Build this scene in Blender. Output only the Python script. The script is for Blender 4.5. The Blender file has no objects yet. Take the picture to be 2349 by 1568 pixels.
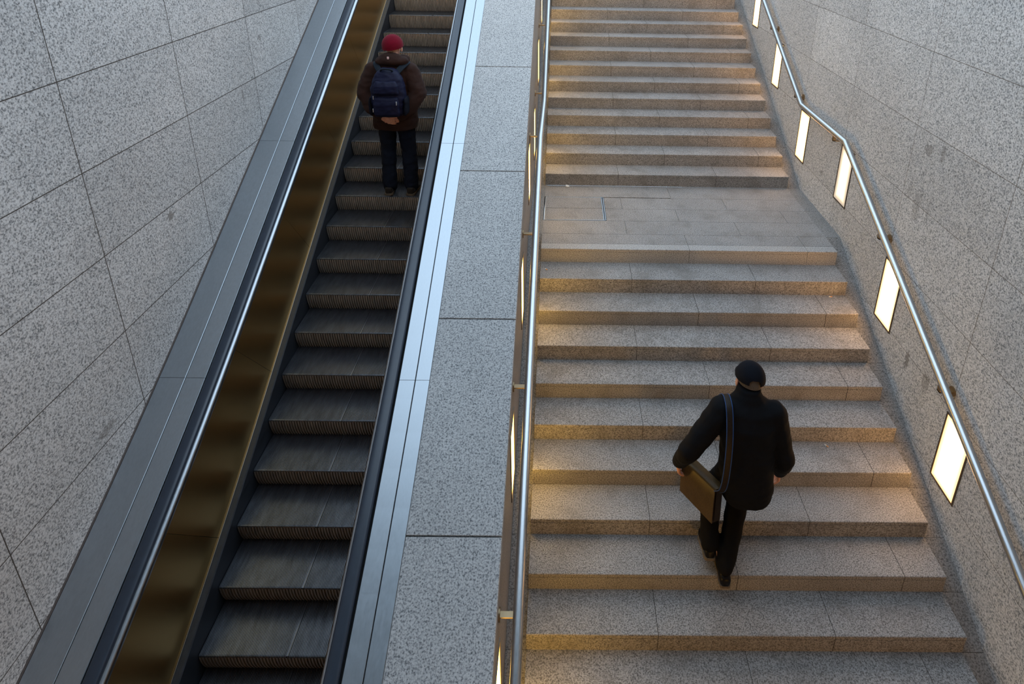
import bpy, bmesh, math, random
from mathutils import Vector, Matrix, noise

D = bpy.data
SC = bpy.context.scene
COL = SC.collection
random.seed(7)

# ------------------------------------------------------------------ camera
cam_d = D.cameras.new('camera')
cam = D.objects.new('camera', cam_d)
COL.objects.link(cam)
cam_d.sensor_fit = 'HORIZONTAL'
cam_d.sensor_width = 36.0
cam_d.lens = 21.6627
cam_d.shift_x = -0.05395
cam_d.shift_y = -0.20570
cam_d.clip_start = 0.05
cam_d.clip_end = 200
_m = Matrix(((0.999856, -0.014403, -0.008986), (-0.003511, 0.342447, -0.939531), (0.016609, 0.939427, 0.342347)))
cam.matrix_world = Matrix.Translation((0.1923, -5.4723, 3.2634)) @ _m.to_4x4()
SC.camera = cam

# ------------------------------------------------------------------ world, exposure
SC.view_settings.view_transform = 'Standard'
SC.view_settings.look = 'None'
SC.view_settings.gamma = 1.0
SC.view_settings.use_curve_mapping = False
SC.view_settings.exposure = 0.0
world = D.worlds.new('sky')
SC.world = world
world.use_nodes = True
_bg = world.node_tree.nodes['Background']
_wt = world.node_tree
_tc = _wt.nodes.new('ShaderNodeTexCoord')
_sx = _wt.nodes.new('ShaderNodeSeparateXYZ')
_wt.links.new(_tc.outputs['Generated'], _sx.inputs[0])
_cr = _wt.nodes.new('ShaderNodeValToRGB')          # cool daylight ahead and above, warm evening sky behind
_cr.color_ramp.elements[0].position = 0.0
_cr.color_ramp.elements[0].color = (0.95, 0.78, 0.60, 1)
_cr.color_ramp.elements[1].position = 0.42
_cr.color_ramp.elements[1].color = (0.64, 0.82, 1.0, 1)
_mr = _wt.nodes.new('ShaderNodeMapRange')
_mr.inputs[1].default_value = -1.0
_mr.inputs[2].default_value = 1.0
_wt.links.new(_sx.outputs[1], _mr.inputs[0])
_wt.links.new(_mr.outputs[0], _cr.inputs[0])
_wt.links.new(_cr.outputs[0], _bg.inputs[0])
_bg.inputs[1].default_value = 2.4

# unseen warm lamps, added to put gold light on the risers
for _i, (_x, _y) in enumerate(((2.4, -7.5), (2.7, -9.5))):
    _ld = D.lights.new('riser_fill', 'POINT')
    _ld.energy = 110
    _ld.color = (1.0, 0.46, 0.06)
    _ld.shadow_soft_size = 0.22
    _lo = D.objects.new('riser_fill', _ld)
    _lo.location = (_x, _y, -1.2)
    COL.objects.link(_lo)

# lamp colour of the wall lights
LAMP_COL = (1.0, 0.52, 0.17)
LAMP_COL_L = (1.0, 0.56, 0.10)
LAMP_STR = 21.0

# ------------------------------------------------------------------ dimensions
T, R = 0.30, 0.1553            # tread depth, riser height
SL = R / T
D0 = 1.515                     # landing depth
XL, XR = 0.0, 3.022            # ends of the stone steps
XW = 3.179                     # right wall face
XP = -0.145                    # stair side face of the wall between stair and escalator
XWL = -2.70                    # left wall face
ES = 0.1846 / 0.32             # escalator slope
E0 = 0.132                     # escalator nosing line height at y = 0
HD = 0.96                      # deck height above nosing line


def esc(y):
    return E0 + ES * y


def deck(y):
    return esc(y) + HD + 0.03 * max(0.0, -1.3 - y) ** 2


# ------------------------------------------------------------------ object helpers
def link(o):
    COL.objects.link(o)
    return o


def mesh_obj(name, bm, mat, parent=None, smooth=None):
    me = D.meshes.new(name)
    bmesh.ops.recalc_face_normals(bm, faces=bm.faces)
    bm.to_mesh(me)
    bm.free()
    if mat:
        for m in (mat if isinstance(mat, (list, tuple)) else [mat]):
            me.materials.append(m)
    o = link(D.objects.new(name, me))
    if parent:
        o.parent = parent
    if smooth is not None:
        me.shade_smooth()
        me.set_sharp_from_angle(angle=math.radians(smooth))
    return o


def tag(o, label, cat, group=None):
    o['label'] = label
    o['category'] = cat
    if group:
        o['group'] = group
    return o


def thing(name, label, cat, loc=(0, 0, 0), group=None):
    o = link(D.objects.new(name, None))
    o.location = loc
    o.empty_display_size = 0.1
    return tag(o, label, cat, group)


def structure(o):
    o['kind'] = 'structure'
    return o


def box(bm, x0, x1, y0, y1, z0, z1):
    v = [bm.verts.new(p) for p in ((x0, y0, z0), (x1, y0, z0), (x1, y1, z0), (x0, y1, z0),
                                   (x0, y0, z1), (x1, y0, z1), (x1, y1, z1), (x0, y1, z1))]
    for f in ((0, 3, 2, 1), (4, 5, 6, 7), (0, 1, 5, 4), (1, 2, 6, 5), (2, 3, 7, 6), (3, 0, 4, 7)):
        bm.faces.new([v[i] for i in f])


def prism_x(bm, prof, x0, x1):
    """extrude a (y,z) polygon along x"""
    a = [bm.verts.new((x0, y, z)) for y, z in prof]
    b = [bm.verts.new((x1, y, z)) for y, z in prof]
    n = len(prof)
    bm.faces.new(a)
    bm.faces.new(list(reversed(b)))
    for i in range(n):
        j = (i + 1) % n
        bm.faces.new((a[j], a[i], b[i], b[j]))


def sweep(bm, prof, path):
    """sweep an (x,dz) closed profile along y stations path = [(y, z)]"""
    rings = []
    for y, z in path:
        rings.append([bm.verts.new((x, y, z + dz)) for x, dz in prof])
    n = len(prof)
    for a, b in zip(rings, rings[1:]):
        for i in range(n):
            j = (i + 1) % n
            bm.faces.new((a[i], a[j], b[j], b[i]))
    bm.faces.new(rings[0])
    bm.faces.new(list(reversed(rings[-1])))


def frame_for(d):
    d = d.normalized()
    u = Vector((0, 0, 1)) if abs(d.z) < 0.95 else Vector((0, 1, 0))
    s = d.cross(u).normalized()
    return s, s.cross(d).normalized()


def tube(bm, pts, r, seg=16, caps=True):
    """mitred round tube through points; r number or list"""
    pts = [Vector(p) for p in pts]
    rs = r if isinstance(r, (list, tuple)) else [r] * len(pts)
    rings = []
    s, u = frame_for(pts[1] - pts[0])
    for i, p in enumerate(pts):
        d0 = (pts[i] - pts[i - 1]).normalized() if i else None
        d1 = (pts[i + 1] - pts[i]).normalized() if i < len(pts) - 1 else None
        t = d1 if d0 is None else d0 if d1 is None else (d0 + d1).normalized()
        k = 1.0
        if d0 is not None and d1 is not None:
            k = 1.0 / max(0.35, t.dot(d0))
        s = (s - t * s.dot(t)).normalized()
        u = t.cross(s).normalized()
        bend = None
        if d0 is not None and d1 is not None and (d1 - d0).length > 1e-4:
            bend = (d1 - d0).normalized()
        ring = []
        for a in range(seg):
            an = 2 * math.pi * a / seg
            o = s * math.cos(an) * rs[i] + u * math.sin(an) * rs[i]
            if bend is not None:
                o += bend * o.dot(bend) * (k - 1)
            ring.append(bm.verts.new(p + o))
        rings.append(ring)
    for a, b in zip(rings, rings[1:]):
        for i in range(seg):
            j = (i + 1) % seg
            bm.faces.new((a[i], a[j], b[j], b[i]))
    if caps:
        bm.faces.new(rings[0])
        bm.faces.new(list(reversed(rings[-1])))


def ball(bm, c, rx, ry=None, rz=None, rot=None, seg=20, rows=14):
    ry = rx if ry is None else ry
    rz = rx if rz is None else rz
    m = Matrix.Translation(c) @ (rot.to_4x4() if rot else Matrix.Identity(4)) @ Matrix.Diagonal((rx, ry, rz, 1))
    bmesh.ops.create_uvsphere(bm, u_segments=seg, v_segments=rows, radius=1, matrix=m)


def limb(bm, a, b, ra, rb, seg=16):
    """tapered capsule from a to b"""
    a, b = Vector(a), Vector(b)
    d = (b - a)
    L = d.length
    t = d / L
    s, u = frame_for(t)
    rings = []
    n = 5
    st = []
    for i in range(n):
        an = math.pi / 2 * (1 - i / n)
        st.append((-math.sin(an) * ra, math.cos(an) * ra))
    for i in range(5):
        f = i / 4
        st.append((L * f, ra + (rb - ra) * f))
    for i in range(1, n + 1):
        an = math.pi / 2 * i / n
        st.append((L + math.sin(an) * rb, math.cos(an) * rb))
    st[0] = (st[0][0], ra * 0.02)
    st[-1] = (st[-1][0], rb * 0.02)
    for h, r in st:
        rings.append([bm.verts.new(a + t * h + (s * math.cos(2 * math.pi * k / seg) + u * math.sin(2 * math.pi * k / seg)) * r) for k in range(seg)])
    for p, q in zip(rings, rings[1:]):
        for i in range(seg):
            j = (i + 1) % seg
            bm.faces.new((p[i], p[j], q[j], q[i]))
    bm.faces.new(rings[0])
    bm.faces.new(list(reversed(rings[-1])))


def chain(bm, pts, rs):
    for i in range(len(pts) - 1):
        limb(bm, pts[i], pts[i + 1], rs[i], rs[i + 1])


def loft(bm, secs, seg=28, power=2.4):
    """secs: (cx, cy, cz, rx, ry) superellipse sections, closed ends"""
    rings = []
    for cx, cy, cz, rx, ry in secs:
        ring = []
        for k in range(seg):
            a = 2 * math.pi * k / seg
            c, s = math.cos(a), math.sin(a)
            ring.append(bm.verts.new((cx + rx * math.copysign(abs(c) ** (2 / power), c), cy + ry * math.copysign(abs(s) ** (2 / power), s), cz)))
        rings.append(ring)
    for p, q in zip(rings, rings[1:]):
        for i in range(seg):
            j = (i + 1) % seg
            bm.faces.new((p[i], p[j], q[j], q[i]))
    bm.faces.new(rings[0])
    bm.faces.new(list(reversed(rings[-1])))


def blend(name, bm, mat, parent, voxel=0.01, smooth=4, fold=0.0, ffreq=9.0, seed=0.0, fdir=None, cut=None):
    """fuse overlapping closed shapes into one continuous surface"""
    bmesh.ops.recalc_face_normals(bm, faces=bm.faces)
    me = D.meshes.new(name + '_raw')
    bm.to_mesh(me)
    bm.free()
    tmp = link(D.objects.new(name + '_raw', me))
    md = tmp.modifiers.new('r', 'REMESH')
    md.mode = 'VOXEL'
    md.voxel_size = voxel
    if smooth:
        ms = tmp.modifiers.new('s', 'SMOOTH')
        ms.factor = 0.5
        ms.iterations = smooth
    dg = bpy.context.evaluated_depsgraph_get()
    dg.update()
    new = D.meshes.new_from_object(tmp.evaluated_get(dg))
    D.objects.remove(tmp)
    D.meshes.remove(me)
    new.name = name
    if fold:
        cos = [v.co.copy() for v in new.vertices]
        nos = [v.normal.copy() for v in new.vertices]
        sx, sy, sz = fdir or (1, 1, 1.7)
        for v, c, n in zip(new.vertices, cos, nos):
            q = Vector((c.x * sx, c.y * sy, c.z * sz)) * ffreq + Vector((seed, seed * 1.7, -seed))
            w = noise.noise(q) + 0.5 * noise.noise(q * 2.1)
            v.co = c + n * (fold * w)
    new.materials.clear()
    new.materials.append(mat)
    new.shade_smooth()
    o = link(D.objects.new(name, new))
    if parent:
        o.parent = parent
    return o


# ------------------------------------------------------------------ materials
class NT:
    def __init__(self, name):
        self.m = D.materials.new(name)
        self.m.use_nodes = True
        self.t = self.m.node_tree
        self.b = self.t.nodes['Principled BSDF']

    def n(self, typ, **kw):
        nd = self.t.nodes.new(typ)
        for k, v in kw.items():
            setattr(nd, k, v)
        return nd

    def l(self, a, b):
        self.t.links.new(a, b)

    def math(self, op, a, b=None, c=None):
        nd = self.n('ShaderNodeMath', operation=op)
        for i, v in enumerate((a, b, c)):
            if v is None:
                continue
            if hasattr(v, 'is_linked') or hasattr(v, 'links'):
                self.l(v, nd.inputs[i])
            else:
                nd.inputs[i].default_value = v
        return nd.outputs[0]

    def mix(self, f, a, b, blend='MIX'):
        nd = self.n('ShaderNodeMix', data_type='RGBA', blend_type=blend)
        for s, v in ((nd.inputs[0], f), (nd.inputs[6], a), (nd.inputs[7], b)):
            if hasattr(v, 'links'):
                self.l(v, s)
            else:
                s.default_value = v if isinstance(v, (int, float)) else (*v, 1)[:4]
        return nd.outputs[2]

    def ramp(self, f, stops):
        nd = self.n('ShaderNodeValToRGB')
        el = nd.color_ramp.elements
        while len(el) > 1:
            el.remove(el[-1])
        for i, (p, c) in enumerate(stops):
            e = el[0] if i == 0 else el.new(p)
            e.position = p
            e.color = (*c, 1) if len(c) == 3 else c
        self.l(f, nd.inputs[0])
        return nd.outputs[0]

    def noise(self, vec, scale, detail=2.0, rough=0.5):
        nd = self.n('ShaderNodeTexNoise')
        nd.inputs['Scale'].default_value = scale
        nd.inputs['Detail'].default_value = detail
        nd.inputs['Roughness'].default_value = rough
        if vec is not None:
            self.l(vec, nd.inputs['Vector'])
        return nd.outputs[0]


def granite(name, light, mid, dark, scale=80.0, rough=0.75, bump=0.25, blotch=0.10, tint=None, joints=None, spots=(), jcol=(0.11, 0.09, 0.075)):
    """speckled stone; joints = (y0, dy, z0, dz, width) grid of slab joints on an x-facing wall"""
    g = NT(name)
    pos = g.n('ShaderNodeNewGeometry').outputs['Position']
    f = g.noise(pos, scale, 3.0, 0.62)
    c = g.ramp(f, [(0.33, dark), (0.46, mid), (0.57, light), (0.72, tuple(min(1, x * 1.12) for x in light))])
    vo = g.n('ShaderNodeTexVoronoi')
    vo.inputs['Scale'].default_value = scale * 0.55
    g.l(pos, vo.inputs['Vector'])
    fleck = g.ramp(vo.outputs['Distance'], [(0.0, (1, 1, 1)), (0.20, (1, 1, 1)), (0.30, (0, 0, 0))])
    sep = g.n('ShaderNodeSeparateColor')
    g.l(vo.outputs['Color'], sep.inputs[0])
    pick = g.math('GREATER_THAN', sep.outputs[0], 0.72)
    fl = g.math('MULTIPLY', pick, fleck)
    c = g.mix(g.math('MULTIPLY', fl, 0.55), c, tuple(x * 0.55 for x in dark))
    big = g.noise(pos, 1.7, 3.0, 0.55)
    bl = g.ramp(big, [(0.30, (1 - blotch,) * 3), (0.70, (1 + blotch * 0.3,) * 3)])
    c = g.mix(1.0, c, bl, 'MULTIPLY')
    if tint:
        wn = g.noise(pos, 4.5, 4.0, 0.6)
        c = g.mix(g.math('MULTIPLY', g.ramp(wn, [(0.5, (0, 0, 0)), (0.75, (1, 1, 1))]), 0.5), c, tint)
    xyz = g.n('ShaderNodeSeparateXYZ')
    g.l(pos, xyz.inputs[0])
    hgt = f
    if joints:
        y0, dy, z0, dz, w = joints
        masks = []
        cells = []
        for o, a0, p in ((xyz.outputs[1], y0, dy), (xyz.outputs[2], z0, dz)):
            q = g.math('DIVIDE', g.math('SUBTRACT', o, a0), p)
            cells.append(g.math('FLOOR', q))
            fr = g.math('FRACT', g.math('ADD', q, 0.5))
            dist = g.math('MULTIPLY', g.math('ABSOLUTE', g.math('SUBTRACT', fr, 0.5)), p)
            masks.append(g.math('LESS_THAN', dist, w))
        j = g.math('MAXIMUM', masks[0], masks[1])
        cb = g.n('ShaderNodeCombineXYZ')
        g.l(cells[0], cb.inputs[0])
        g.l(cells[1], cb.inputs[1])
        wn = g.n('ShaderNodeTexWhiteNoise', noise_dimensions='2D')
        g.l(cb.outputs[0], wn.inputs[0])
        vv = g.ramp(wn.outputs[0], [(0, (0.90,) * 3), (1, (1.04,) * 3)])
        c = g.mix(1.0, c, vv, 'MULTIPLY')
        c = g.mix(j, c, jcol)
        hgt = g.math('SUBTRACT', f, g.math('MULTIPLY', j, 2.0))
    for (sy, sz, ry, rz, amt) in spots:      # old smears on the stone, each with a ragged outline
        a = g.math('DIVIDE', g.math('SUBTRACT', xyz.outputs[1], sy), ry)
        b = g.math('DIVIDE', g.math('SUBTRACT', xyz.outputs[2], sz), rz)
        r2 = g.math('ADD', g.math('MULTIPLY', a, a), g.math('MULTIPLY', b, b))
        rag = g.math('ADD', r2, g.math('MULTIPLY', g.math('SUBTRACT', g.noise(pos, 38.0, 3.0), 0.5), 3.2))
        msk = g.ramp(rag, [(0.55, (1, 1, 1)), (1.0, (0, 0, 0))])
        c = g.mix(g.math('MULTIPLY', msk, amt), c, (0.13, 0.115, 0.10))
    g.l(c, g.b.inputs['Base Color'])
    g.b.inputs['Roughness'].default_value = rough
    g.b.inputs['Specular IOR Level'].default_value = 0.35
    if bump:
        bp = g.n('ShaderNodeBump')
        bp.inputs['Strength'].default_value = bump
        bp.inputs['Distance'].default_value = 0.004
        g.l(hgt, bp.inputs['Height'])
        g.l(bp.outputs[0], g.b.inputs['Normal'])
    return g.m


def metal(name, col, rough=0.3, metallic=1.0, streak=None, bump=0.0, var=0.0, aniso=0.0):
    g = NT(name)
    pos = g.n('ShaderNodeNewGeometry').outputs['Position']
    g.b.inputs['Metallic'].default_value = metallic
    if streak:
        mp = g.n('ShaderNodeMapping')
        mp.inputs['Scale'].default_value = streak
        g.l(pos, mp.inputs[0])
        s = g.noise(mp.outputs[0], 1.0, 4.0, 0.6)
        c = g.ramp(s, [(0.3, tuple(x * (1 - var) for x in col)), (0.7, tuple(min(1, x * (1 + var * 0.6)) for x in col))])
        g.l(c, g.b.inputs['Base Color'])
        r = g.n('ShaderNodeMapRange')
        r.inputs[3].default_value = rough * 0.8
        r.inputs[4].default_value = rough * 1.25
        g.l(s, r.inputs[0])
        g.l(r.outputs[0], g.b.inputs['Roughness'])
        if bump:
            bp = g.n('ShaderNodeBump')
            bp.inputs['Strength'].default_value = bump
            bp.inputs['Distance'].default_value = 0.003
            g.l(s, bp.inputs['Height'])
            g.l(bp.outputs[0], g.b.inputs['Normal'])
    else:
        g.b.inputs['Base Color'].default_value = (*col, 1)
        g.b.inputs['Roughness'].default_value = rough
    if aniso:
        g.b.inputs['Anisotropic'].default_value = aniso
    return g.m


def cloth(name, col, rough=0.85, scale=220.0, var=0.25, bump=0.3, sheen=0.1):
    g = NT(name)
    tc = g.n('ShaderNodeTexCoord').outputs['Object']
    f = g.noise(tc, scale, 2.0)
    h = g.noise(tc, 14.0, 3.0)
    c = g.ramp(f, [(0.3, tuple(x * (1 - var) for x in col)), (0.7, tuple(x * (1 + var) for x in col))])
    c = g.mix(1.0, c, g.ramp(h, [(0.3, (0.82,) * 3), (0.7, (1.1,) * 3)]), 'MULTIPLY')
    g.l(c, g.b.inputs['Base Color'])
    g.b.inputs['Roughness'].default_value = rough
    g.b.inputs['Specular IOR Level'].default_value = 0.15
    g.b.inputs['Sheen Weight'].default_value = sheen
    bp = g.n('ShaderNodeBump')
    bp.inputs['Strength'].default_value = bump
    bp.inputs['Distance'].default_value = 0.006
    g.l(h, bp.inputs['Height'])
    g.l(bp.outputs[0], g.b.inputs['Normal'])
    return g.m


def plain(name, col, rough=0.5, metallic=0.0, spec=0.5):
    g = NT(name)
    tc = g.n('ShaderNodeTexCoord').outputs['Object']
    f = g.noise(tc, 25.0, 3.0)
    c = g.ramp(f, [(0.3, tuple(x * 0.9 for x in col)), (0.7, tuple(min(1, x * 1.08) for x in col))])
    g.l(c, g.b.inputs['Base Color'])
    g.b.inputs['Roughness'].default_value = rough
    g.b.inputs['Metallic'].default_value = metallic
    g.b.inputs['Specular IOR Level'].default_value = spec
    return g.m


def lamp_mat(name, col, strength=LAMP_STR):
    """opal glass lit from behind, dimmer along its rim"""
    g = NT(name)
    g.b.inputs['Base Color'].default_value = (0.8, 0.75, 0.65, 1)
    xyz = g.n('ShaderNodeSeparateXYZ')
    g.l(g.n('ShaderNodeTexCoord').outputs['Object'], xyz.inputs[0])
    a = g.math('SUBTRACT', 0.140, g.math('ABSOLUTE', xyz.outputs[1]))
    b = g.math('SUBTRACT', 0.3025, g.math('ABSOLUTE', g.math('SUBTRACT', xyz.outputs[2], 0.3125)))
    d = g.math('MINIMUM', a, b)
    f = g.ramp(g.math('MULTIPLY', d, 10.0), [(0.0, (0.05,) * 3), (0.30, (0.16,) * 3), (0.75, (1.0,) * 3)])
    g.b.inputs['Emission Color'].default_value = (*col, 1)
    g.l(g.math('MULTIPLY', f, strength), g.b.inputs['Emission Strength'])
    g.b.inputs['Roughness'].default_value = 0.35
    return g.m


M_WALL_R = granite('granite_wall_right', (0.62, 0.61, 0.60), (0.42, 0.415, 0.41), (0.135, 0.14, 0.145), 92, 0.8,
                   jcol=(0.13, 0.105, 0.085), joints=(-1.8076, 1.2012, 2.215, 0.6245, 0.0023),
                   spots=((-0.83, 1.45, 0.07, 0.05, 0.5), (-1.02, 1.50, 0.03, 0.09, 0.45), (-0.84, 0.95, 0.06, 0.16, 0.28), (-1.00, 0.98, 0.025, 0.12, 0.25), (-0.70, 1.03, 0.04, 0.10, 0.25),
                          (-1.19, -0.34, 0.035, 0.09, 0.7), (-1.47, -0.32, 0.05, 0.09, 0.5), (2.45, 0.93, 0.04, 0.03, 0.4), (0.99, 0.45, 0.04, 0.03, 0.4)))
M_WALL_L = granite('granite_wall_left', (0.57, 0.565, 0.56), (0.38, 0.377, 0.374), (0.115, 0.12, 0.125), 92, 0.8,
                   jcol=(0.06, 0.05, 0.042), joints=(-2.055, 1.105, 2.272, 0.572, 0.0032),
                   spots=((-1.39, 1.056, 0.05, 0.035, 0.7), (-2.40, 0.06, 0.09, 0.04, 0.45), (0.36, 2.047, 0.03, 0.03, 0.5), (-0.107, 1.611, 0.02, 0.06, 0.4)))
M_CAP = granite('granite_coping', (0.47, 0.48, 0.485), (0.335, 0.345, 0.355), (0.10, 0.11, 0.12), 95, 0.62, blotch=0.08)
M_WALL_C = granite('granite_honed', (0.34, 0.31, 0.28), (0.27, 0.245, 0.22), (0.13, 0.12, 0.11), 90, 0.42, bump=0.08,
                   joints=(-1.8076, 1.2012, 2.215, 0.6245, 0.0022))
M_STEP = granite('granite_flamed', (0.325, 0.318, 0.315), (0.198, 0.192, 0.189), (0.076, 0.073, 0.072), 115, 0.72, bump=0.35, blotch=0.16, tint=(0.115, 0.105, 0.095))
M_STEP_WORN = granite('granite_worn_edge', (0.40, 0.395, 0.39), (0.27, 0.265, 0.26), (0.12, 0.115, 0.11), 115, 0.6, bump=0.2)
M_GUTTER = granite('granite_gutter', (0.25, 0.245, 0.24), (0.18, 0.175, 0.17), (0.08, 0.078, 0.075), 92, 0.75, bump=0.3, blotch=0.2)
M_JOINT = plain('joint_mortar', (0.05, 0.043, 0.036), 0.95)
M_STEEL = metal('brushed_steel', (0.42, 0.45, 0.48), 0.30, streak=(60, 1.2, 60), var=0.10)
M_RAIL = metal('handrail_steel', (0.52, 0.54, 0.56), 0.32, streak=(90, 2.0, 90), var=0.08)
M_DECK = metal('deck_steel', (0.41, 0.45, 0.49), 0.36, streak=(70, 0.9, 70), var=0.06, bump=0.02)
M_BRASS = metal('bronzed_steel', (0.88, 0.56, 0.20), 0.29)
M_TRIM = metal('trim_aluminium', (0.22, 0.19, 0.16), 0.4)
M_SKIRT = metal('skirt_paint', (0.018, 0.022, 0.030), 0.5, metallic=0.0, streak=(40, 3, 40), var=0.4)
M_RUBBER = plain('handrail_rubber', (0.020, 0.030, 0.048), 0.30, spec=0.6)
M_TREAD = metal('tread_aluminium', (0.115, 0.12, 0.135), 0.30, metallic=0.75, streak=(30, 8, 30), var=0.3)
M_RISER = metal('riser_aluminium', (0.46, 0.41, 0.36), 0.42, metallic=0.5, streak=(30, 30, 8), var=0.3)
M_DARK = plain('dark_void', (0.012, 0.012, 0.013), 0.9)
M_FRAME = metal('lamp_frame', (0.16, 0.135, 0.11), 0.4)
M_BRONZE = metal('bracket_bronze', (0.34, 0.25, 0.15), 0.4)
M_LAMP = lamp_mat('lit_diffuser', LAMP_COL)
M_LAMP_DIM = lamp_mat('lit_diffuser_weak', (1.0, 0.66, 0.36), 2.2)
M_LAMP_L = lamp_mat('lit_diffuser_gold', LAMP_COL_L)
M_CONC = plain('concrete', (0.22, 0.21, 0.20), 0.9)

# ------------------------------------------------------------------ setting
YB, YT = -6.5, 9.5             # how far walls run
def wall_box(name, x0, x1, mat, z1=4.3):
    bm = bmesh.new()
    box(bm, x0, x1, YB, YT, -3.2, z1)
    return structure(mesh_obj(name, bm, mat))


wall_box('wall_right', XW, XW + 0.5, M_WALL_R)
wall_box('wall_left', XWL - 0.5, XWL, M_WALL_L)
bm = bmesh.new()
box(bm, -9, 9, 9.52, 18, 3.3, 3.72)
box(bm, 0.0, XW, 8.72, 9.52, 3.3, 3.72)
structure(mesh_obj('floor', bm, M_CAP))
bm = bmesh.new()
box(bm, -9, 9, -16, -4.4, -3.1, -2.65)
structure(mesh_obj('floor', bm, M_CONC))  # floor of the unseen hall, added behind the viewpoint for its bounce light
bm = bmesh.new()
box(bm, -9, 9, -16, -5.0, 1.30, 1.62)
structure(mesh_obj('ceiling_unseen', bm, M_CONC))  # gallery slab, added out of view to cut skylight on the lower steps
bm = bmesh.new()
box(bm, -9, 9, -16, -4.0, 5.3, 5.6)
structure(mesh_obj('ceiling_unseen', bm, M_CONC))  # unseen roof, added so the daylight falls off towards the bottom
bm = bmesh.new()
box(bm, -9, 9, -16.3, -16, -3.1, 5.6)
structure(mesh_obj('wall_back_unseen', bm, M_CONC))  # back wall added out of view to keep the hall side dark

# wall between stair and escalator, with its coping slabs
stations = [y * 0.25 for y in range(-20, 37)]
bm = bmesh.new()
poly = [(-5.0, -3.2)] + [(y, deck(y) - 0.05) for y in stations] + [(9.0, -3.2)]
prism_x(bm, poly, -0.735, XP)
wall_c = structure(mesh_obj('wall_center', bm, M_WALL_C))
cuts = [-5.0, -3.97, -2.733, -1.471, -0.239, 0.957, 2.18, 3.4, 4.6, 5.8, 7.0, 8.2, 9.0]
for a, b in zip(cuts, cuts[1:]):
    bm = bmesh.new()
    ys = [a + 0.005] + [y for y in stations if a + 0.05 < y < b - 0.05] + [b - 0.005]
    sweep(bm, [(-0.738, -0.049), (XP + 0.0015, -0.049), (XP + 0.0015, -0.004), (XP - 0.002, 0.0), (-0.738, 0.0)], [(y, deck(y)) for y in ys])
    mesh_obj('coping_slab', bm, M_CAP, wall_c)

# ------------------------------------------------------------------ stone stair
JA = (0.903, 2.12)
JB = (1.512, 2.72)


def stone_step(parent, k, y, z, ox, oy, oz, back=0.30):
    """one course of stone step, nosing edge at (y, z), with a fine drip line under the nosing and grouted joints"""
    bm = bmesh.new()
    js = JA if k % 2 else JB
    h = R
    prof = [(y + 0.004, z), (y + back + 0.12, z), (y + back + 0.12, z - h), (y, z - h), (y, z - 0.036), (y + 0.003, z - 0.035), (y + 0.003, z - 0.032), (y, z - 0.031), (y, z - 0.004)]
    ins = [(0.004, -0.004), (0, -0.004), (0, 0), (0.004, 0), (0.004, 0), (0.002, 0), (0.002, 0), (0.004, 0), (0.002, -0.004)]
    st = [(XL, 0, 0)]
    for j in js:
        st += [(j - 0.002, 0, 0), (j - 0.0014, 1, 1), (j + 0.0014, 1, 1), (j + 0.002, 0, 0)]
    st.append((XR, 0, 0))
    rings = []
    for x, d, _ in st:
        rings.append([bm.verts.new((x - ox, a + d * p - oy, b + d * q - oz)) for (a, b), (p, q) in zip(prof, ins)])
    n = len(prof)
    for r0, r1, s0, s1 in zip(rings, rings[1:], st, st[1:]):
        for i in range(n):
            j = (i + 1) % n
            f = bm.faces.new((r0[i], r0[j], r1[j], r1[i]))
            f.material_index = 1 if s0[1] or s1[1] else 0
    bm.faces.new(rings[0])
    bm.faces.new(list(reversed(rings[-1])))
    return mesh_obj('step', bm, [M_STEP, M_JOINT], parent)


ox = (XL + XR) / 2
NLOW = 15
flight = thing('stair_flight', 'lower flight of grey granite steps, climbed by the person in the black cap', 'stairs', (ox, -NLOW * T, -(NLOW + 1) * R), 'granite stair flights')
for k in range(1, NLOW + 1):
    stone_step(flight, k, -k * T, -k * R, ox, -NLOW * T, -(NLOW + 1) * R)
flight2 = thing('stair_flight', 'upper flight of grey granite steps, climbing away behind the flat landing', 'stairs', (ox, D0, 0), 'granite stair flights')
NUP = 24
for k in range(1, NUP + 1):
    stone_step(flight2, k, D0 + (k - 1) * T, k * R, ox, D0, 0)

# landing: rows of slabs with staggered joints
land = thing('stair_landing', 'flat granite landing of long narrow slabs between the two stair flights', 'landing', (ox, D0 / 2, -R))
rows = [(0.0, 0.105, JB), (0.105, 0.31, JB), (0.31, 0.605, JA), (0.605, 0.893, JB), (0.893, 1.18, JA), (1.18, D0, (1.51,))]
HX0, HX1, HY0, HY1 = 0.012, 0.70, 0.612, 1.19
bmj = bmesh.new()
oz = -R
for (a, b, js) in rows:
    xs = [XL] + list(js) + [XR]
    for x0, x1 in zip(xs, xs[1:]):
        x0b = x0
        if x0 == XL and 0.6 < (a + b) / 2 < 1.18:
            x0b = HX1 + 0.004
        bm = bmesh.new()
        g = 0.0016
        X0 = x0b - ox + (g if x0b > XL else 0)
        X1 = x1 - ox - (g if x1 < XR else 0)
        if a == 0.0:
            z = -oz
            prof = [(0.004, 0), (b - g, 0), (b - g, -R), (0, -R), (0, -0.036), (0.003, -0.035), (0.003, -0.032), (0, -0.031), (0, -0.004)]
            prism_x(bm, [(p - D0 / 2, q - oz) for p, q in prof], X0, X1)
        else:
            y0 = max(a, HY1 + 0.004 if (a == 1.18 and x0 == XL) else a)
            box(bm, X0, X1, y0 + g - D0 / 2, b - g - D0 / 2, 0.0, -oz)
        mesh_obj('slab', bm, M_STEP_WORN if a == 0.0 else M_STEP, land)
box(bmj, XL - ox + 0.01, XR - ox - 0.01, 0.01 - D0 / 2, D0 - 0.002 - D0 / 2, 0.01, R - 0.012)
mesh_obj('slab_bed', bmj, M_JOINT, land)

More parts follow.
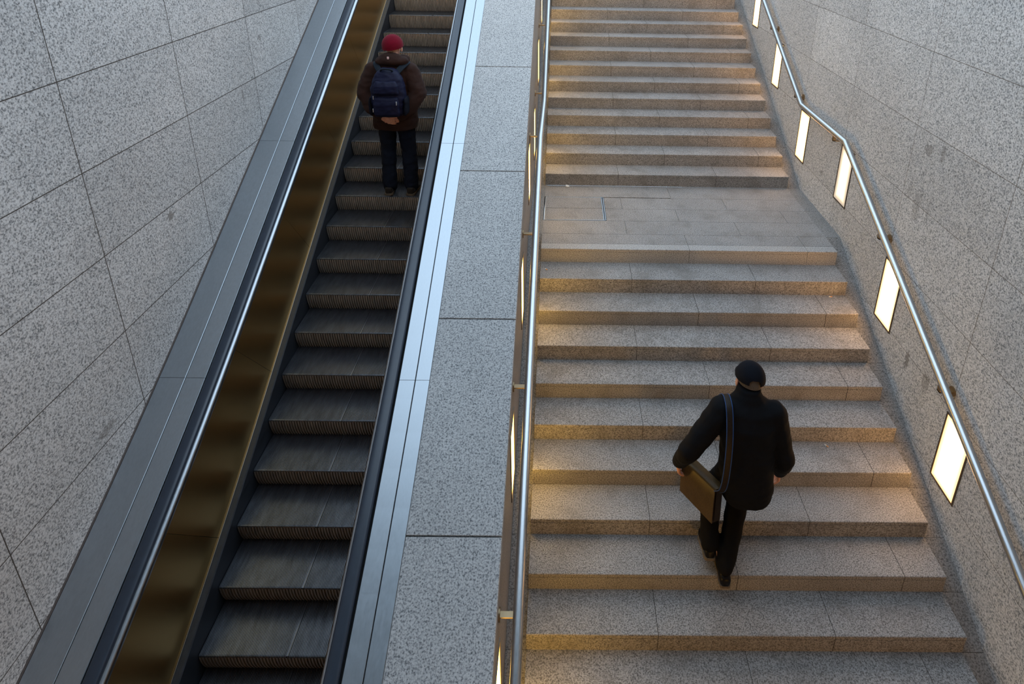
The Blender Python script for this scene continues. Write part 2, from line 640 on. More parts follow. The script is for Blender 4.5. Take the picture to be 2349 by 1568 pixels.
hatch = thing('access_hatch', 'square metal-framed floor hatch with stone infill, set in the landing', 'hatch', ((HX0 + HX1) / 2, (HY0 + HY1) / 2, -0.012))
hx, hy = (HX1 - HX0) / 2, (HY1 - HY0) / 2
bm = bmesh.new()
for a in ((-hx, hx, -hy, -hy + 0.007), (-hx, hx, hy - 0.007, hy), (-hx, -hx + 0.007, -hy, hy), (hx - 0.007, hx, -hy, hy), (hx - 0.026, hx - 0.019, -hy + 0.012, hy - 0.012)):
    box(bm, a[0], a[1], a[2], a[3], 0.0, 0.0125)
mesh_obj('frame', bm, M_STEEL, hatch)
for s in (0, 1):
    bm = bmesh.new()
    y0, y1 = (-hy + 0.009, -0.004) if s == 0 else (0.003, hy - 0.009)
    box(bm, -hx + 0.009, hx - 0.029, y0, y1, 0.0, 0.0118)
    mesh_obj('cover_plate', bm, M_STEP, hatch)


# gutters on both sides of the stair
def gutter(label, x0, x1):
    base = -R + SL * -4.4
    g = thing('stair_gutter', label, 'gutter', ((x0 + x1) / 2, 0, base - 0.3), 'stone gutters beside the steps')
    oxg = (x0 + x1) / 2
    def zz(y):
        return -R + SL * y if y < 0.3 else 0.0 if y < D0 else SL * (y - D0)
    ys = [-k * T for k in range(14, 0, -1)] + [0.0, 0.3, 0.9, D0] + [D0 + 2 * k * T for k in range(1, 12)]
    for i, (a, b) in enumerate(zip(ys, ys[1:])):
        bm = bmesh.new()
        gg = 0.0015
        prof = [(a + gg, zz(a) - 0.12), (b - gg, zz(b) - 0.12), (b - gg, zz(b) - 0.001), (a + gg, zz(a) - 0.001)]
        prism_x(bm, [(p, q - base + 0.3) for p, q in prof], x0 - oxg, x1 - oxg)
        mesh_obj('gutter_stone', bm, M_GUTTER, g)
    return g


gutter('sloping dark stone gutter strip along the foot of the right wall', XR + 0.001, XW - 0.001)
gutter('narrow dark stone gutter strip under the straight handrail left of the steps', XP + 0.001, XL - 0.001)


# ------------------------------------------------------------------ wall lights
def wall_light(label, xf, side, y0, z0, group, mat):
    """recessed upright lamp; side = direction its glass faces in x"""
    w, h = 0.300, 0.625
    t = thing('wall_light', label, 'wall light', (xf, y0 + w / 2, z0), group)
    fr = 0.014
    bm = bmesh.new()
    a, b = sorted((0.0, side * 0.006))
    box(bm, a, b, -w / 2, w / 2, 0, fr)
    box(bm, a, b, -w / 2, w / 2, h - fr, h)
    box(bm, a, b, -w / 2, -w / 2 + fr, fr, h - fr)
    box(bm, a, b, w / 2 - fr, w / 2, fr, h - fr)
    mesh_obj('frame', bm, M_FRAME, t)
    bm = bmesh.new()
    a, b = sorted((0.0, side * 0.0025))
    box(bm, a, b, -w / 2 + fr, w / 2 - fr, fr, h - fr)
    mesh_obj('diffuser', bm, mat, t)
    return t


NTH = ['lowest', 'second', 'third', 'fourth', 'fifth', 'sixth', 'seventh']
lz = [-1.564, -0.938, -0.314, 0.322, 0.324, 0.936, 1.553, 2.175]
for i in range(-1, 6):
    y0 = -2.085 + 1.2035 * i
    z0 = lz[i + 1]
    if i >= 0:
        wall_light('lit upright wall light under the right handrail, %s visible from the bottom' % NTH[i], XW, -1, y0, z0, 'lights in the right wall', M_LAMP_DIM if i == 2 else M_LAMP)
    wall_light('lit wall light seen edge-on behind the left handrail, %s from the bottom' % NTH[i + 1], XP, 1, y0, z0, 'lights in the wall left of the stair', M_LAMP_L)


# ------------------------------------------------------------------ handrails
def handrail(label, x, xwall, brs):
    zl = lambda y: 0.872 + SL * y
    zu = lambda y: 0.232 + SL * y
    zf = 1.062
    y1, y2 = (zf - 0.872) / SL, (zf - 0.232) / SL
    ya, yb = -4.2, 8.0
    t = thing('handrail', label, 'handrail', (x, ya, zl(ya)), 'stair handrails')
    o = Vector((x, ya, zl(ya)))
    bm = bmesh.new()
    tube(bm, [Vector(p) - o for p in ((x, ya, zl(ya)), (x, y1, zf), (x, y2, zf), (x, yb, zu(yb)))], 0.031, 24)
    mesh_obj('rail_tube', bm, M_RAIL, t, 40)
    s = 1 if xwall > x else -1
    for y in brs:
        z = zl(y) if y < y1 else zf if y < y2 else zu(y)
        bm = bmesh.new()
        q = Vector((x, y, z - 0.031)) - o
        # flat bar that cranks down from the tube and runs to the wall
        bx = xwall - x
        zb = -0.055
        box(bm, min(-0.012 * s, 0.012 * s) + q.x, max(-0.012 * s, 0.012 * s) + q.x, q.y - 0.018, q.y + 0.018, q.z + zb, q.z + 0.006)
        box(bm, min(q.x - 0.012 * s, q.x + bx - 0.004 * s), max(q.x - 0.012 * s, q.x + bx - 0.004 * s), q.y - 0.018, q.y + 0.018, q.z + zb, q.z + zb + 0.010)
        b = mesh_obj('bracket', bm, M_BRONZE, t)
        bm = bmesh.new()
        c = Vector((xwall, y, z - 0.031 + zb + 0.005)) - o
        tube(bm, [c - Vector((0.009 * s, 0, 0)), c], 0.038, 24)
        mesh_obj('rosette', bm, M_BRONZE, b, 40)
    return t


brs = [-1.8076 + 1.2012 * k + 0.03 for k in range(-1, 8)]
handrail('brushed steel handrail with a level middle stretch, on brackets along the right wall', 3.078, XW, brs)
handrail('brushed steel handrail beside the low wall, along the left end of the steps', -0.024, XP, brs)

# ------------------------------------------------------------------ escalator
ESC_Y0, ESC_Y1 = -4.6, 8.6
PXL, PXR = -2.245, -1.077      # inner panel faces
escal = thing('escalator', 'narrow upward escalator with dark ribbed steps and bronze metal side panel', 'escalator', (-1.66, ESC_Y0, esc(ESC_Y0) - 0.3))
EO = Vector((-1.66, ESC_Y0, esc(ESC_Y0) - 0.3))
est = [ESC_Y0 + 0.2 * i for i in range(int((ESC_Y1 - ESC_Y0) / 0.2) + 1)]


def epart(name, prof, mat, parent=escal, zf=deck, ys=None, smooth=None):
    bm = bmesh.new()
    sweep(bm, [(x - EO.x, dz) for x, dz in prof], [(y - EO.y, zf(y) - EO.z) for y in (ys or est)])
    return mesh_obj(name, bm, mat, parent, smooth)


# steps: ribbed tread and ribbed curved riser
SX0, SX1 = -2.184, -1.136
NW = SX1 - SX0


def ribbed(path, pitch, duty, depth, gap=None):
    """ribs running along a (y,z,ny,nz) path; returns bmesh centred in x"""
    bm = bmesh.new()
    n = int(NW / pitch)
    p = NW / n
    cols = []
    for i in range(n):
        x = -NW / 2 + i * p
        cols += [(x, 0), (x + p * duty, 0), (x + p * duty + p * 0.06, 1), (x + p - p * 0.06, 1)]
    cols.append((NW / 2, 0))
    rows = []
    for (y, z, ny, nz) in path:
        r = []
        for x, d in cols:
            dd = depth * d
            if gap and abs(x - gap) < 0.006:
                dd = depth * 1.2
            r.append(bm.verts.new((x, y - ny * dd, z - nz * dd)))
        rows.append(r)
    for a, b in zip(rows, rows[1:]):
        for i in range(len(cols) - 1):
            bm.faces.new((a[i], a[i + 1], b[i + 1], b[i]))
    return bm


def finish(bm, name, mat):
    me = D.meshes.new(name)
    bmesh.ops.recalc_face_normals(bm, faces=bm.faces)
    bm.to_mesh(me)
    bm.free()
    me.materials.append(mat)
    return me


rise, dep = 0.1846, 0.32
tp = [(dep + 0.055, 0, 0, 1), (0.012, 0, 0, 1), (0.004, -0.003, -0.6, 0.8), (0.0, -0.011, -1, 0.1)]
tread_me = finish(ribbed(tp, 0.0105, 0.5, 0.007, gap=0.063), 'step', M_TREAD)
rp = []
for i in range(9):
    a = i / 8
    y = 0.001 + 0.045 * a ** 2.0
    z = -0.011 - (rise + 0.004) * a
    nn = Vector((0, -1, -0.09 * a * 2)).normalized()
    rp.append((y, z, nn.y, nn.z))
riser_me = finish(ribbed(rp, 0.021, 0.46, 0.015), 'riser', M_RISER)
bm = bmesh.new()
box(bm, -NW / 2 + 0.003, NW / 2 - 0.003, 0.055, dep + 0.01, -0.19, -0.0095)
body_me = finish(bm, 'step_body', M_DARK)
for k in range(-25, 14):
    y, z = 0.4031 - k * dep, 0.3646 - k * rise
    if y < ESC_Y0 + 0.1:
        break
    o = link(D.objects.new('step', tread_me))
    o.parent = escal
    o.location = Vector(((SX0 + SX1) / 2, y, z)) - EO
    for nm, me in (('riser', riser_me), ('step_body', body_me)):
        c = link(D.objects.new(nm, me))
        c.parent = o

bm = bmesh.new()
sweep(bm, [(x - EO.x, dz) for x, dz in ((PXL, -0.46), (PXR, -0.46), (PXR, -0.41), (PXL, -0.41))], [(y - EO.y, esc(y) - EO.z) for y in est])
mesh_obj('light_stop_pan', bm, M_DARK, escal)  # dark pan added under the steps to block light through their gaps
PANEL_BOT = lambda y: esc(y) + 0.09 + (deck(y) - esc(y) - HD)
for sgn, px, label in ((-1, PXL, 'L'), (1, PXR, 'R')):
    q = lambda d: px + sgn * d        # distance outwards from the panel face
    # skirt, ledge trim, bronze inner panel in sections
    epart('skirt', [(q(-0.055), -0.42), (q(-0.055), -0.008), (q(-0.048), 0.0), (q(-0.004), 0.0), (q(-0.004), -0.42)], M_SKIRT, zf=PANEL_BOT)
    epart('skirt_trim', [(q(-0.008), 0.001), (q(-0.008), 0.006), (q(-0.006), 0.007), (q(-0.001), 0.007), (q(-0.001), 0.001)], M_TRIM, zf=PANEL_BOT)
    pj = [-4.6, -3.74, -2.706, -1.665, -0.634, 0.41, 1.454, 2.49, 3.53, 4.57, 5.6, 6.64, 7.67, 8.6]
    for a, b in zip(pj, pj[1:]):
        # panel joints stand square to the slope
        bm = bmesh.new()
        n = 5
        top, bot = [], []
        for i in range(n + 1):
            yy = a + 0.0012 + (b - a - 0.0024) * i / n
            zt = deck(yy) - 0.048
            yb = yy + 0.42
            zb = PANEL_BOT(yb) + 0.008
            top.append((yy, zt))
            bot.append((yb, zb))
        ring = top + list(reversed(bot))
        va = [bm.verts.new((q(0.0) - EO.x, y - EO.y, z - EO.z)) for y, z in ring]
        vb = [bm.verts.new((q(0.003) - EO.x, y - EO.y, z - EO.z)) for y, z in ring]
        m = len(ring)
        for i in range(n):
            bm.faces.new((va[i], va[i + 1], va[m - 2 - i], va[m - 1 - i]))
            bm.faces.new((vb[i + 1], vb[i], vb[m - 1 - i], vb[m - 2 - i]))
        for i in range(m):
            j = (i + 1) % m
            bm.faces.new((va[j], va[i], vb[i], vb[j]))
        mesh_obj('inner_panel', bm, M_BRASS, escal)
    epart('panel_core', [(q(0.004), -1.3), (q(0.030), -1.3), (q(0.030), -0.045), (q(0.004), -0.045)], M_DARK)
    # chrome nose under the handrail
    arc = [(q(-0.002), -0.052), (q(-0.006), -0.030), (q(-0.002), -0.010), (q(0.010), 0.0), (q(0.020), 0.0), (q(0.020), -0.052)]
    epart('handrail_guide', arc, M_STEEL, smooth=50)
    # rubber handrail: flattened C section
    hc = []
    for i in range(13):
        a = math.pi * i / 12
        hc.append((q(0.0605) - sgn * 0.0415 * math.copysign(abs(math.cos(a)) ** 0.6, math.cos(a)), 0.002 + 0.030 * math.sin(a) ** 0.6 if math.sin(a) > 0 else 0.002))
    hr = [(q(0.0605) - sgn * 0.030, -0.010)] + hc + [(q(0.0605) + sgn * 0.030, -0.010)]
    epart('handrail', hr, M_RUBBER, smooth=50)
    epart('handrail_groove', [(q(0.021), -0.06), (q(0.114), -0.06), (q(0.114), -0.030), (q(0.021), -0.030)], M_DARK)
    # deck plates
    edge = 0.445 if sgn < 0 else 0.337
    gr = 0.257 if sgn < 0 else 0.233
    for a, b in ((0.116, gr - 0.0022), (gr + 0.0022, edge)):
        dj = [ESC_Y0, -3.81, -1.886, 0.036, 1.96, 3.88, 5.8, 7.7, ESC_Y1]
        for c, d in zip(dj, dj[1:]):
            ys = [c + 0.0012] + [y for y in est if c + 0.03 < y < d - 0.03] + [d - 0.0012]
            epart('deck_plate', [(q(a), -0.022), (q(a), 0.001), (q(a + 0.003), 0.004), (q(b - 0.002), 0.004), (q(b), 0.002), (q(b), -0.022)], M_DECK, ys=ys)
    epart('deck_bed', [(q(0.116), -0.06), (q(edge - 0.002), -0.06), (q(edge - 0.002), -0.024), (q(0.116), -0.024)], M_DARK)

# dark trim painting the shadow groove between left deck and left wall
bm = bmesh.new()
sweep(bm, [(XWL + 0.0005, -0.03), (XWL + 0.009, -0.03), (XWL + 0.009, 0.006), (XWL + 0.0005, 0.012)], [(y, deck(y)) for y in est])
structure(mesh_obj('trim_1', bm, plain('shadow_groove_brown', (0.06, 0.045, 0.04), 0.7)))

# ------------------------------------------------------------------ people: materials
M_SKIN = NT('skin')
_tc = M_SKIN.n('ShaderNodeTexCoord').outputs['Object']
M_SKIN.l(M_SKIN.ramp(M_SKIN.noise(_tc, 60.0, 3.0), [(0.3, (0.46, 0.22, 0.15)), (0.7, (0.58, 0.30, 0.21))]), M_SKIN.b.inputs['Base Color'])
M_SKIN.b.inputs['Roughness'].default_value = 0.5
M_SKIN.b.inputs['Subsurface Weight'].default_value = 0.1
M_SKIN.b.inputs['Subsurface Radius'].default_value = (0.01, 0.004, 0.002)
M_SKIN = M_SKIN.m
M_EYE = plain('eye_white', (0.75, 0.72, 0.68), 0.25)
M_HAIR = cloth('grey_hair', (0.09, 0.075, 0.062), 0.7, 300, 0.5, 0.5)
M_BROWN = cloth('brown_parka', (0.026, 0.0115, 0.0085), 0.85, 260, 0.25, 0.4, 0.02)
M_BEANIE = cloth('red_knit', (0.125, 0.001, 0.011), 0.95, 330, 0.4, 0.5, 0.05)
M_JEANS = cloth('dark_denim', (0.006, 0.009, 0.019), 0.85, 400, 0.35, 0.3, 0.0)
M_SHOE = cloth('brown_shoe', (0.014, 0.010, 0.0075), 0.6, 120, 0.2, 0.2)
M_SOLE = plain('shoe_sole', (0.10, 0.075, 0.05), 0.7)
M_PACK = cloth('navy_nylon', (0.0055, 0.007, 0.026), 0.55, 420, 0.25, 0.35, 0.0)
M_PACK2 = cloth('navy_mesh', (0.003, 0.004, 0.010), 0.8, 420, 0.4, 0.4, 0.0)
M_STRAP = cloth('slate_webbing', (0.010, 0.016, 0.025), 0.75, 420, 0.3, 0.3, 0.0)
M_PULL = plain('zip_pull', (0.45, 0.47, 0.5), 0.3, 0.6)
M_BLACK = cloth('black_jacket', (0.0022, 0.0026, 0.0040), 0.85, 320, 0.3, 0.4, 0.0)
M_BLACKT = cloth('black_trousers', (0.0025, 0.0022, 0.0022), 0.9, 320, 0.3, 0.4, 0.0)
M_CAPC = cloth('black_cap', (0.0025, 0.0035, 0.007), 0.9, 320, 0.3, 0.3, 0.0)
M_LEATHER = cloth('brown_leather', (0.050, 0.031, 0.011), 0.42, 160, 0.25, 0.3, 0.0)
M_LEATHER2 = cloth('dark_leather', (0.014, 0.0085, 0.005), 0.5, 160, 0.25, 0.3, 0.0)
M_BLUE = cloth('blue_piping', (0.015, 0.05, 0.15), 0.7, 300, 0.2, 0.2)
M_BSHOE = cloth('black_shoe', (0.005, 0.004, 0.0035), 0.4, 120, 0.2, 0.2, 0.0)


def head_shape(bm, c, rot=None):
    """skull, jaw, nose, brow, lips, ears; face looks along +y"""
    c = Vector(c)
    rt = rot or Matrix.Identity(3)
    P = lambda x, y, z: c + rt @ Vector((x, y, z))
    ball(bm, P(0, -0.005, 0.025), 0.076, 0.096, 0.088, rt)
    ball(bm, P(0, 0.022, -0.035), 0.060, 0.068, 0.078, rt)
    ball(bm, P(0, 0.055, -0.090), 0.034, 0.030, 0.026, rt)
    limb(bm, P(0, 0.086, 0.020), P(0, 0.108, -0.022), 0.009, 0.014)
    ball(bm, P(0.012, 0.096, -0.028), 0.009, 0.009, 0.008, rt)
    ball(bm, P(-0.012, 0.096, -0.028), 0.009, 0.009, 0.008, rt)
    limb(bm, P(-0.040, 0.078, 0.024), P(-0.012, 0.086, 0.026), 0.009, 0.009)
    limb(bm, P(0.040, 0.078, 0.024), P(0.012, 0.086, 0.026), 0.009, 0.009)
    limb(bm, P(-0.020, 0.082, -0.056), P(0.020, 0.082, -0.056), 0.0065, 0.0065)
    limb(bm, P(-0.017, 0.079, -0.068), P(0.017, 0.079, -0.068), 0.0075, 0.0075)
    for s in (-1, 1):
        ball(bm, P(s * 0.087, -0.004, -0.014), 0.010, 0.021, 0.032, rt)
        ball(bm, P(s * 0.045, 0.058, -0.028), 0.022, 0.022, 0.020, rt)


def eyes(parent, c, rot=None):
    c = Vector(c)
    rt = rot or Matrix.Identity(3)
    for s in (-1, 1):
        bm = bmesh.new()
        ball(bm, c + rt @ Vector((s * 0.030, 0.0735, 0.005)), 0.0125)
        mesh_obj('eye', bm, M_EYE, parent, 60)


def hand_shape(bm, wrist, d, palm, thumb, curl, spread=0.0, thumb_curl=0.5, k=1.0):
    """palm with four unequal fingers and a thumb leaving the side of the palm.
    d: along the hand, palm: direction the palm faces, thumb: side on which the thumb sits"""
    d = Vector(d).normalized()
    palm = Vector(palm)
    palm = (palm - d * palm.dot(d)).normalized()
    side = d.cross(palm).normalized()
    if side.dot(Vector(thumb)) < 0:
        side = -side
    w = Vector(wrist)
    lens = (0.074, 0.083, 0.077, 0.060)
    for i, off in enumerate((0.030, 0.010, -0.010, -0.029)):
        kn = w + (d * (0.088 - 0.006 * abs(i - 1)) + side * off) * k
        limb(bm, w + side * off * 0.55 * k + d * 0.006, kn, 0.0135 * k, 0.0115 * k, 12)
        cur = curl if isinstance(curl, (int, float)) else curl[i]
        ang = 0.25 * cur
        p = kn
        rr = 0.0100 * k
        fd = (d + side * spread * off * 12).normalized()
        for frac, add in ((0.45, 0.75), (0.32, 0.9), (0.23, 0.6)):
            ang += add * cur
            v = fd * math.cos(ang) + palm * math.sin(ang)
            q = p + v * lens[i] * frac * k
            limb(bm, p, q, rr, rr * 0.9, 12)
            p, rr = q, rr * 0.9
    b0 = w + (d * 0.018 + side * 0.026) * k
    b1 = b0 + (d * 0.030 + side * 0.026 + palm * 0.010) * k
    v = d * 0.8 + side * (0.5 - 0.5 * thumb_curl) + palm * (0.3 + 0.5 * thumb_curl)
    b2 = b1 + v.normalized() * 0.032 * k
    b3 = b2 + (v + palm * 0.3 - side * 0.2).normalized() * 0.024 * k
    chain(bm, [b0, b1, b2, b3], [0.015 * k, 0.0125 * k, 0.0105 * k, 0.0085 * k])
    limb(bm, w - d * 0.02, w + d * 0.03, 0.026 * k, 0.024 * k)


def shoe(bm, heel, toe, w=0.046, h=0.075):
    """shoe body from heel to toe (points on the sole)"""
    a, b = Vector(heel), Vector(toe)
    t = (b - a).normalized()
    s = t.cross(Vector((0, 0, 1))).normalized()
    u = s.cross(t).normalized()
    L = (b - a).length
    rings = []
    for f, ww, hh in ((0.0, 0.55, 0.75), (0.04, 0.78, 0.95), (0.18, 0.88, 1.0), (0.38, 0.86, 0.92), (0.58, 0.98, 0.66), (0.78, 1.0, 0.52), (0.93, 0.78, 0.42), (1.0, 0.4, 0.25)):
        c = a + t * L * f
        ring = []
        for k in range(20):
            an = 2 * math.pi * k / 20
            x = math.copysign(abs(math.cos(an)) ** 0.7, math.cos(an)) * w * ww
            z = (math.copysign(abs(math.sin(an)) ** 0.7, math.sin(an)) * 0.5 + 0.5) * h * hh + 0.014
            ring.append(bm.verts.new(c + s * x + u * z))
        rings.append(ring)
    for p, q in zip(rings, rings[1:]):
        for i in range(20):
            j = (i + 1) % 20
            bm.faces.new((p[i], p[j], q[j], q[i]))
    bm.faces.new(rings[0])
    bm.faces.new(list(reversed(rings[-1])))


def sole(bm, heel, toe, w=0.050):
    a, b = Vector(heel), Vector(toe)
    t = (b - a).normalized()
    s = t.cross(Vector((0, 0, 1))).normalized()
    u = s.cross(t).normalized()
    L = (b - a).length
    out = []
    for f, ww in ((-0.01, 0.45), (0.02, 0.75), (0.12, 0.88), (0.35, 0.80), (0.6, 0.98), (0.78, 1.0), (0.93, 0.78), (1.01, 0.38)):
        out.append((f, ww))
    pts = [a + t * L * f + s * w * ww for f, ww in out] + [a + t * L * f - s * w * ww for f, ww in reversed(out)]
    lo = [bm.verts.new(p) for p in pts]
    hi = [bm.verts.new(p + u * 0.020) for p in pts]
    bm.faces.new(lo)
    bm.faces.new(list(reversed(hi)))
    n = len(pts)
    for i in range(n):
        j = (i + 1) % n
        bm.faces.new((lo[j], lo[i], hi[i], hi[j]))


def ribbon(bm, pts, nors, w, th):
    """flat strap through points; nors = outward normals"""
    pts = [Vector(p) for p in pts]
    rings = []
    for i, p in enumerate(pts):
        t = (pts[min(i + 1, len(pts) - 1)] - pts[max(i - 1, 0)]).normalized()
        n = Vector(nors[i])
        n = (n - t * n.dot(t)).normalized()
        s = t.cross(n).normalized()
        rings.append([bm.verts.new(p + s * a * w / 2 + n * b * th / 2) for a, b in ((-1, -1), (1, -1), (1, 0.6), (0.85, 1), (-0.85, 1), (-1, 0.6))])
    for a, b in zip(rings, rings[1:]):
        for i in range(6):
            j = (i + 1) % 6
            bm.faces.new((a[i], a[j], b[j], b[i]))
    bm.faces.new(rings[0])
    bm.faces.new(list(reversed(rings[-1])))


def catmull(pts, n=6):
    pts = [Vector(p) for p in pts]
    P = [pts[0] * 2 - pts[1]] + pts + [pts[-1] * 2 - pts[-2]]
    out = []
    for i in range(1, len(P) - 2):
        for k in range(n):
            t = k / n
            a, b, c, d = P[i - 1], P[i], P[i + 1], P[i + 2]
            out.append(0.5 * ((2 * b) + (c - a) * t + (2 * a - 5 * b + 4 * c - d) * t * t + (3 * b - a - 3 * c + d) * t ** 3))
    out.append(pts[-1])
    return out


def dome(bm, c, rx, ry, rz, zmin, rot=None, th=0.006, skip=None, seg=40, rows=24):
    """thin knitted / sewn dome: upper part of an ellipsoid down to zmin (in unit height)"""
    c = Vector(c)
    rt = rot or Matrix.Identity(3)
    grid = []
    a1 = math.acos(max(-1, zmin))
    for shell in (0, 1):
        rr = []
        for i in range(rows + 1):
            a = a1 * i / rows
            ring = []
            for k in range(seg):
                b = 2 * math.pi * k / seg
                q = Vector(((rx - th * shell) * math.sin(a) * math.cos(b), (ry - th * shell) * math.sin(a) * math.sin(b), (rz - th * shell) * math.cos(a)))
                ring.append(bm.verts.new(c + rt @ q) if i else None)
            if i == 0:
                v = bm.verts.new(c + rt @ Vector((0, 0, rz - th * shell)))
                ring = [v] * seg
            rr.append(ring)
        grid.append(rr)
    def drop(i, k):
        if not skip:
            return False
        a = a1 * (i + 0.5) / rows
        b = 2 * math.pi * (k + 0.5) / seg
        return skip(rx * math.sin(a) * math.cos(b), ry * math.sin(a) * math.sin(b), rz * math.cos(a))
    for i in range(rows):
        for k in range(seg):
            j = (k + 1) % seg
            if drop(i, k):
                continue
            for sh in (0, 1):
                q = grid[sh]
                if i == 0:
                    bm.faces.new((q[0][0], q[1][k], q[1][j]))
                else:
                    bm.faces.new((q[i][k], q[i + 1][k], q[i + 1][j], q[i][j]))
    for k in range(seg):
        j = (k + 1) % seg
        if drop(rows - 1, k):
            continue
        bm.faces.new((grid[0][rows][k], grid[0][rows][j], grid[1][rows][j], grid[1][rows][k]))


# ------------------------------------------------------------------ person on the escalator
P1 = Vector((-1.513, 0.53, 0.3646))
man1 = thing('person', 'person in red knit hat and brown parka standing on the escalator, hands clasped behind', 'person', P1)
HC = Vector((0.018, 0.03, 1.560))
bm = bmesh.new()
head_shape(bm, HC)
limb(bm, (0.005, -0.01, 1.38), (0.018, 0.01, 1.53), 0.062, 0.054)
loft(bm, [(0, 0, 0.84, 0.145, 0.10), (0, 0, 0.95, 0.15, 0.105), (0, 0, 1.10, 0.15, 0.10), (0, 0, 1.28, 0.175, 0.105), (0, 0, 1.37, 0.14, 0.08)])
for s in (-1, 1):
    chain(bm, [(s * 0.085, 0, 0.88), (s * 0.105, 0.02, 0.48), (s * 0.112, -0.03, 0.10)], [0.078, 0.05, 0.038])
    limb(bm, (s * 0.112, -0.03, 0.07), (s * 0.125, 0.11, 0.05), 0.036, 0.030)
    chain(bm, [(s * 0.18, -0.01, 1.345), (s * 0.27, -0.09, 1.11), (s * 0.10, -0.165, 0.905)], [0.052, 0.042, 0.028])
hand_shape(bm, (-0.085, -0.178, 0.893), (1, -0.20, -0.28), (0.25, 1, 0.15), (0, 0, 1), (0.42, 0.40, 0.38, 0.36), 0.5, 0.3, 1.08)
hand_shape(bm, (0.088, -0.158, 0.893), (-1, 0.02, -0.25), (0, -1, 0), (0, 0, 1), 0.30, 0.0, 0.2, 1.0)
body1 = blend('body', bm, M_SKIN, man1, 0.0048, 2)
eyes(body1, HC)
bm = bmesh.new()
loft(bm, [(-0.005, 0.0, 0.735, 0.222, 0.150), (-0.005, 0.0, 0.80, 0.228, 0.155), (0, 0.0, 0.95, 0.222, 0.152), (0, 0.0, 1.12, 0.222, 0.148), (0, 0, 1.26, 0.226, 0.142), (0.0, -0.005, 1.345, 0.200, 0.128),
          (0.005, -0.01, 1.41, 0.14, 0.105), (0.02, -0.01, 1.46, 0.095, 0.088)], 36, 2.3)
for s in (-1, 1):
    chain(bm, [(s * 0.182, -0.005, 1.325), (s * 0.262, -0.075, 1.125)], [0.098, 0.088])
    chain(bm, [(s * 0.262, -0.075, 1.125), (s * 0.19, -0.135, 0.985), (s * 0.105, -0.163, 0.905)], [0.088, 0.076, 0.050])
ball(bm, (0.022, -0.062, 1.448), 0.172, 0.088, 0.058)          # folded hood
ball(bm, (0.020, -0.064, 1.480), 0.118, 0.065, 0.046)
limb(bm, (-0.10, 0.02, 1.44), (-0.03, 0.085, 1.44), 0.045, 0.04)
limb(bm, (0.14, 0.02, 1.44), (0.09, 0.085, 1.44), 0.045, 0.04)
parka = blend('parka', bm, M_BROWN, man1, 0.010, 4, 0.009, 9.0, 3.1)
parka['label'] = 'brown hooded parka'
bm = bmesh.new()
box(bm, 0.000, 0.018, -0.142, -0.132, 1.478, 1.502)
bmesh.ops.bevel(bm, geom=bm.edges[:], offset=0.0015, segments=1, affect='EDGES')
mesh_obj('hood_badge', bm, plain('badge', (0.65, 0.45, 0.45), 0.6), parka)
bm = bmesh.new()
ball(bm, (0, 0, 0.87), 0.175, 0.125, 0.12)
for s in (-1, 1):
    chain(bm, [(s * 0.088, 0, 0.86), (s * 0.108, 0.015, 0.48), (s * 0.114, -0.02, 0.10)], [0.100, 0.078, 0.076])
    limb(bm, (s * 0.114, -0.02, 0.12), (s * 0.114, -0.015, 0.07), 0.074, 0.07)
blend('jeans', bm, M_JEANS, man1, 0.010, 3, 0.008, 10.0, 7.7)
for s in (-1, 1):
    bm = bmesh.new()
    shoe(bm, (s * 0.112, -0.105, 0.0), (s * 0.140, 0.185, 0.0), 0.050, 0.078)
    so = mesh_obj('shoe', bm, M_SHOE, man1, 60)
    bm = bmesh.new()
    sole(bm, (s * 0.112, -0.108, 0.0005), (s * 0.140, 0.188, 0.0005), 0.053)
    mesh_obj('sole', bm, M_SOLE, so)
bm = bmesh.new()
dome(bm, HC + Vector((0, -0.002, 0.022)), 0.104, 0.118, 0.108, -0.16, Matrix.Rotation(math.radians(6), 3, 'X') @ Matrix.Rotation(math.radians(-5), 3, 'Y'))
beanie = mesh_obj('knit_hat', bm, M_BEANIE, man1, 60)
bm = bmesh.new()
cc = HC + Vector((0, 0.000, 0.006))
tube(bm, [cc + Vector((0.0985 * math.cos(a), 0.1125 * math.sin(a), 0.011 * math.sin(a) + 0.008 * math.cos(a))) for a in [2 * math.pi * i / 36 for i in range(37)]], 0.0065, 8, False)
mesh_obj('hat_hem', bm, M_BEANIE, beanie, 60)

# backpack worn by him: a thing of its own
bp = thing('backpack', 'navy blue backpack worn over the brown parka on the escalator', 'backpack', P1 + Vector((0.012, -0.24, 0.94)))
bm = bmesh.new()
rt = [(0, 0.03, 0.0, 0.135, 0.075), (0, 0.02, 0.03, 0.160, 0.095), (0, 0.015, 0.16, 0.170, 0.105), (0, 0.015, 0.28, 0.165, 0.100), (0, 0.025, 0.37, 0.140, 0.085), (0, 0.04, 0.43, 0.105, 0.062), (0, 0.055, 0.462, 0.06, 0.035)]
loft(bm, rt, 32, 3.0)
blend('main_compartment', bm, M_PACK, bp, 0.008, 3, 0.006, 13.0, 1.2)
bm = bmesh.new()
loft(bm, [(0, -0.075, 0.012, 0.115, 0.030), (0, -0.088, 0.04, 0.125, 0.040), (0, -0.092, 0.14, 0.125, 0.040), (0, -0.082, 0.195, 0.115, 0.032), (0, -0.07, 0.215, 0.10, 0.018)], 28, 3.0)
pk = blend('front_pocket', bm, M_PACK, bp, 0.007, 3, 0.005, 14.0, 5.0)
bm = bmesh.new()
loft(bm, [(0, -0.060, 0.225, 0.118, 0.030), (0, -0.080, 0.25, 0.125, 0.036), (0, -0.074, 0.32, 0.115, 0.034), (0, -0.050, 0.36, 0.095, 0.025)], 28, 3.0)
